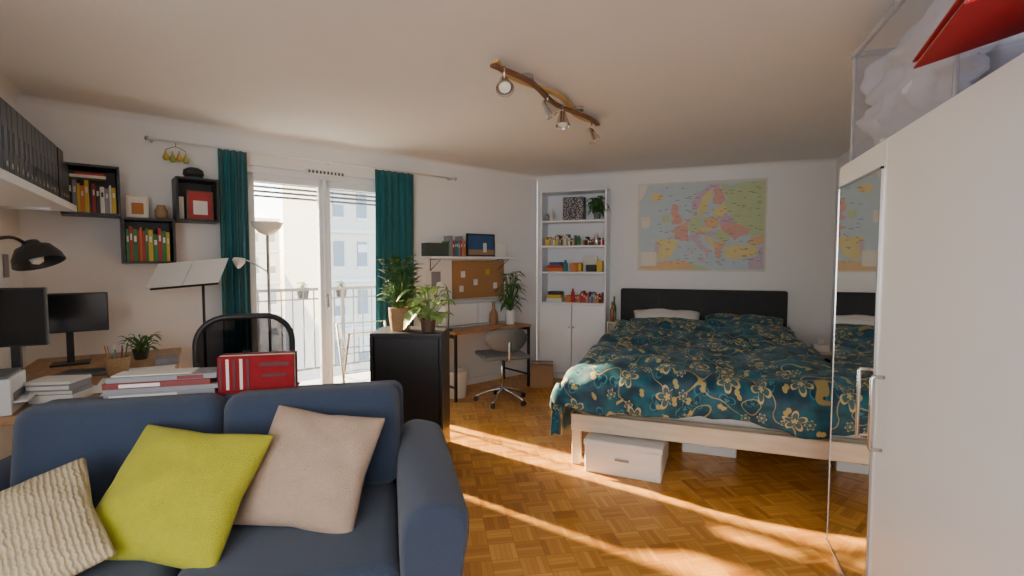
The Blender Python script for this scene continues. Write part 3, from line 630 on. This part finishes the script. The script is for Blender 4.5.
# floor lamp
g=grp('floor_lamp',(-2.67,2.541,0))
lathe(g,'base',[(.12,0),(.12,.015),(.02,.03),(0,.03)],(0,0,0),CHROME)
tubes(g,'pole',[[(0,0,.02),(0,0,1.42)]],.010,CHROME)
lathe(g,'uplight_bowl',[(.02,-.05),(.05,-.035),(.085,0),(.10,.035),(.097,.035),(.08,.004),(.04,-.03),(0,-.035)],(0,0,1.45),BULB)
tubes(g,'reading_arm',[smoothpath([(0,0,1.15),(-.06,-.04,1.20),(-.13,-.08,1.24)])],.005,CHROME)
lathe(g,'reading_shade',[(.012,.03),(.018,.02),(.035,-.01),(.04,-.03),(.037,-.03),(.02,0),(0,.01)],(-.16,-.10,1.225),BULB,(20,-55,0),18)
# folding drying rack
g=grp('folding_drying_rack',Wp(1.90,.34,0),WA-8)
P1=[]
for sx in (-.19,.19):
    P1+=[[(sx,-.20,.01),(sx,.14,.74)],[(sx*.9,.20,.01),(sx*.9,-.16,.70)]]
tubes(g,'legs',P1,.009,WHITEM)
tubes(g,'rails',[[(-.19,y,z),(.19,y,z)] for y,z in ((.14,.74),(.06,.56),(-.03,.38),(-.16,.70),(-.08,.54),(.0,.39))],.004,WHITEM)
# ---------------------------------------------------------------- black cabinet
g=grp('black_cabinet',(-1.665,2.70,0),20)
boxes(g,'body',[((.44,.34,.02),(0,0,.78)),((.02,.34,.77),(-.21,0,.385)),((.02,.34,.77),(.21,0,.385)),((.40,.30,.75),(0,.01,.395)),((.42,.3,.03),(0,.01,.02))],[BLACKW],b=.003)
box(g,'door_leaf',(.39,.012,.71),(0,-.150,.40),BLACKW)
g=grp('potted_succulent',(-1.725,2.665,.791)); lathe(g,'pot',[(.058,0),(.068,.07),(.072,.14),(.066,.14),(.062,.12),(0,.12)],(0,0,0),WICK,seg=24)
leaves(g,'foliage',170,(0,0,.12),.10,.33,.06,LEAF,21,wid=.7,droop=.1)
g=grp('potted_monstera',(-1.515,2.65,.791)); lathe(g,'pot',[(.04,0),(.048,.08),(.043,.08),(.038,.07),(0,.07)],(0,0,0),c_('pot_dark',(.10,.05,.03)),seg=20)
leaves(g,'foliage',34,(.02,-.02,.06),.10,.23,.11,LEAF2,22,wid=.8,droop=.6)
# ---------------------------------------------------------------- small desk
g=grp('writing_desk',Wp(3.10,.235,0),WA)
box(g,'top',(.90,.42,.022),(0,0,.60),DESKW)
boxes(g,'legs',[((.022,.022,.589),(sx*.43,sy*.19,.2945)) for sx in(-1,1) for sy in(-1,1)]+[((.86,.015,.03),(0,.19,.57)),((.015,.38,.03),(-.43,0,.57)),((.015,.38,.03),(.43,0,.57)),((.015,.38,.015),(-.43,0,.12)),((.015,.38,.015),(.43,0,.12))],[BLACK],b=.001)
g=grp('white_desk_organizer',Wp(3.10,.12,.612),WA); boxes(g,'body',[((.74,.12,.014),(0,0,.235)),((.74,.12,.012),(0,0,.006)),((.014,.12,.22),(-.363,0,.12)),((.014,.12,.22),(.363,0,.12)),((.71,.01,.22),(0,.05,.12)),((.35,.012,.20),(-.18,-.05,.12)),((.35,.012,.20),(.18,-.05,.12))],[WHITE],b=.002)
g=grp('cork_board',Wp(3.24,.002,.86),WA); boxes(g,'cork',[((.64,.012,.37),(0,-.006,.19))]+[((.05,.002,.06),(x,-.014,z-.86),1+i%3) for i,(x,z) in enumerate([(-.2,1.1),(-.05,1.02),(.1,1.12),(.2,.98),(-.22,.96)])],[CORK,PAPER,PAL[4],PAL[2]])
g=grp('floating_shelf',Wp(3.08,.001,1.26),WA); box(g,'board',(1.02,.2,.022),(0,-.102,0),WHITE)
for i,x in enumerate((-.4,.4)): tubes(g,'bracket_%d'%i,[[(x,-.005,-.12),(x,-.005,-.016),(x,-.18,-.016),(x,-.005,-.12)]],.004,BLACK)
books(g,'books',-.30,-.10,-.1,.0115,.13,.21,.12,31,[1,7,6,0,8])
boxes(g,'box_files',[((.20,.14,.12),(-.41,-.1,.0715),0),((.14,.02,.14),(.38,-.08,.0815),1)],[c_('dark_box',(.05,.07,.06)),PAPER],b=.003)
boxes(g,'framed_print',[((.34,.014,.22),(.12,-.09,.1235),0),((.31,.004,.19),(.12,-.099,.1235),1),((.31,.003,.05),(.12,-.102,.055),2),((.04,.003,.09),(.16,-.104,.10),3)],[BLACK,c_('print_blue',(.03,.09,.22)),c_('print_sand',(.35,.2,.12)),PAL[4]])
g=grp('paper_drawing',Wp(2.72,.004,0),WA); boxes(g,'sheet',[((.16,.002,.2),(0,0,1.05)),((.10,.002,.14),(.02,-.002,1.06),1)],[PAPER,PAL[7]])
g=grp('potted_plant',Wp(3.40,.30,.612),WA); lathe(g,'pot',[(.04,0),(.052,.07),(.05,.14),(.044,.14),(.04,.1),(0,.1)],(0,0,0),WHITEM,seg=20)
leaves(g,'foliage',75,(0,0,.12),.10,.40,.09,LEAF,33,wid=.35,droop=.6)
g=grp('ceramic_vase',Wp(3.24,.24,.612),WA); lathe(g,'body',[(.03,0),(.045,.04),(.04,.11),(.016,.16),(.016,.21),(.022,.22),(0,.22)],(0,0,0),c_('vase_tan',(.35,.2,.1),.4),seg=20)
g=grp('swing_lamp',Wp(2.69,.28,.612),WA); lathe(g,'base',[(.04,0),(.04,.012),(0,.015)],(0,0,0),BLACK); tubes(g,'arm',[smoothpath([(0,0,.01),(.01,0,.2),(-.03,-.03,.38),(-.10,-.06,.42)])],.005,BLACK); lathe(g,'shade',[(0,.03),(.02,.025),(.05,-.03),(.047,-.03),(0,.01)],(-.12,-.06,.41),WHITEM,(0,-20,0),18)
g=grp('waste_bin',Wp(2.78,.28,0),WA); lathe(g,'bin',[(.08,0),(.10,.24),(.095,.24),(.078,.01),(0,.01)],(0,0,0),WHITEM)
g=grp('cardboard_box',(-1.36,4.60,0),15); boxes(g,'body',[((.22,.18,.20),(0,0,.10)),((.22,.08,.004),(0,-.12,.215),0,),((.22,.08,.004),(0,.12,.215),0)],[CARD],b=.002)
g=grp('desk_chair',(-1.53,3.95,0),38)
box(g,'seat',(.40,.38,.035),(0,0,.415),CHAIRG,b=.016,seg=4)
V=[];F=[];n=12
for i in range(n+1):
    for j in range(7):
        u=-1+2*i/n; v=-1+2*j/6; k=math.sqrt(1-.30*v*v) ; hh=.10*(1-.55*abs(u)**3)
        V.append((u*.185*k,-.20+.09*u*u-.015*v,.57+v*hh))
for i in range(n):
    for j in range(6): a=i*7+j; F.append((a,a+1,a+8,a+7))
o=obj('backrest',V,F,CHAIRG,g,smooth=True); o.modifiers.new('s','SOLIDIFY').thickness=.014
tubes(g,'back_posts',[smoothpath([(0,0,.39),(0,-.17,.39),(0,-.215,.43),(0,-.215,.56)])],.012,CHROME)
tubes(g,'legs',[[(0,0,.11),(0,0,.40)]]+[smoothpath([(0,0,.12),(.12*math.cos(a),.12*math.sin(a),.09),(.23*math.cos(a),.23*math.sin(a),.045)]) for a in [i*2*math.pi/5+.3 for i in range(5)]],.012,CHROME)
for i in range(5):
    a=i*2*math.pi/5+.3; cyl(g,'castor_%d'%i,.022,.025,(.23*math.cos(a),.23*math.sin(a),.0225),BLACK,(90,0,math.degrees(a)),seg=12)
# ---------------------------------------------------------------- sofa
g=grp('sofa',(-1.381,1.054,0),34)
def soft(name,s,c,rot=(0,0,0),b=.05):
    return box(g,name,s,c,SOFA,rot,b=b,seg=5)
soft('base',(1.38,.72,.20),(0,.0,.17),b=.03)
soft('seat_cushion_1',(.57,.60,.17),(-.288,-.09,.345),b=.05); soft('seat_cushion_2',(.57,.60,.17),(.288,-.09,.345),b=.05)
soft('back_frame',(1.20,.13,.56),(0,.315,.47),b=.04)
soft('back_cushion_1',(.585,.16,.36),(-.293,.20,.59),(-9,0,0),b=.06); soft('back_cushion_2',(.585,.16,.36),(.293,.20,.59),(-9,0,0),b=.06)
for nme,sx,ex in (('arm_1',-1,0),('arm_2',1,.03)):
    pr=[(.135+ex,.42),(.148+ex,.49),(.138+ex,.55),(.09,.58),(.04,.575),(.0,.54),(-.01,.46)]
    pr=[(p.x,p.z) for p in smoothpath([(x,0,z) for x,z in pr],4)]; pr=[(-.0,.08),(.13,.08)]+pr
    V=[];F=[];n=len(pr)
    ys=[(-.385,-.06),(-.380,-.03),(-.365,-.01),(-.34,0),(.30,0),(.36,-.01),(.375,-.04)]
    cx,cz=.065,.33
    for y,k in ys:
        for x,z in pr: V.append((sx*(.58+cx+(x-cx)*(1+k*3)),y,cz+(z-cz)*(1+k)))
    for j in range(len(ys)-1):
        for i in range(n): F.append((j*n+i,j*n+(i+1)%n,(j+1)*n+(i+1)%n,(j+1)*n+i))
    F+=[tuple(range(n)),tuple((len(ys)-1)*n+i for i in range(n))]
    o=obj(nme,V,F,SOFA,g,smooth=True); bm_=o.modifiers.new('es','EDGE_SPLIT'); bm_.split_angle=R(60)
boxes(g,'feet',[((.05,.05,.075),(x,y,.0375)) for x in(-.6,.6) for y in(-.3,.3)],[BLACK])
def sofa_pt(x,y,z):
    c,s=math.cos(R(34)),math.sin(R(34)); return (-1.381+x*c-y*s,1.054+x*s+y*c,z)
def cushion(name,x,y,z,tilt,roll,yaw,w,h,t,m,seed):
    e=grp(name,sofa_pt(x,y,z),34+yaw); o=pillow(e,'cover',w,h,t,(0,0,0),(0,0,0),m,seed)
    o.rotation_euler=(Matrix.Rotation(R(tilt),3,'X')@Matrix.Rotation(R(roll),3,'Y')).to_euler()
cushion('lime_cushion',-.045,-.08,.560,-45,5,-14,.43,.40,.13,LIME,1)
cushion('beige_cushion',.31,-.02,.570,-39,8,-12,.385,.39,.13,PINK,2)
cushion('knitted_cushion',-.37,-.20,.520,-58,-32,0,.38,.38,.12,CREAM,3)
g=grp('magazine_pile',sofa_pt(-.215,.315,.752),36)
boxes(g,'magazines',[((.33,.12,.024),(0,0,.012),0),((.34,.115,.016),(.004,0,.032),0),((.32,.12,.020),(-.008,0,.050),1),((.33,.11,.018),(.006,0,.069),0),((.20,.002,.012),(-.05,-.061,.0125),3),((.12,.002,.012),(-.06,-.0615,.050),2),((.08,.002,.012),(.09,-.057,.069),1),((.24,.085,.004),(-.03,0,.080),3)],[PAL[7],c_('dark_red_print',(.20,.03,.03)),PAPER,PAL[4]],b=.002)
g=grp('red_folder',sofa_pt(.085,.315,.752),34)
boxes(g,'covers',[((.26,.10,.006),(0,0,.003),0)]+[((.25,.014,.125),(0,-.04+i*.022,.069),(0,2,0,1)[i]) for i in range(4)]+[((.010,.002,.11),(-.115+i*.022,-.048,.068),(1,2)[i%2]) for i in range(5)]+[((.10,.002,.016),(.06,-.048,.10),1),((.08,.002,.012),(.06,-.048,.06),1)],[RED2,c_('deep_red_print',(.09,.010,.014)),PAL[4]],b=.002)
# ---------------------------------------------------------------- lights
s=bpy.data.lights.new('sun','SUN'); s.energy=56; s.angle=R(1.8); s.color=(1,.76,.43)
so=bpy.data.objects.new('sun',s); COL.objects.link(so); so.rotation_euler=Vector((.957,-.25,-.47)).to_track_quat('-Z','Y').to_euler(); so.location=(-12,8,8)
w=bpy.data.worlds.new('world'); bpy.context.scene.world=w; w.use_nodes=True; bg=w.node_tree.nodes['Background']
sk=w.node_tree.nodes.new('ShaderNodeTexSky'); sk.sky_type='NISHITA'; sk.sun_disc=False; sk.sun_elevation=R(28); sk.sun_rotation=R(-73); w.node_tree.links.new(sk.outputs[0],bg.inputs[0]); bg.inputs[1].default_value=1.3
def area(name,loc,direction,sx,sy,e,col):
    a=bpy.data.lights.new(name,'AREA'); a.shape='RECTANGLE'; a.size=sx; a.size_y=sy; a.energy=e; a.color=col
    o=bpy.data.objects.new(name,a); COL.objects.link(o); o.location=loc; o.rotation_euler=Vector(direction).to_track_quat('-Z','Y').to_euler()
area('rear_fill_light',(-.2,-1.7,1.3),(-.1,1,.05),2.2,1.4,74,(.95,.97,1))  # added fill behind the camera to brighten the interior
c=bpy.data.cameras.new('camera'); c.lens=17.23; c.sensor_width=36; c.clip_start=.03; c.clip_end=300
co=bpy.data.objects.new('camera',c); COL.objects.link(co); co.location=(0,0,1.22); co.rotation_euler=(R(90-3.04),0,R(20)); bpy.context.scene.camera=co
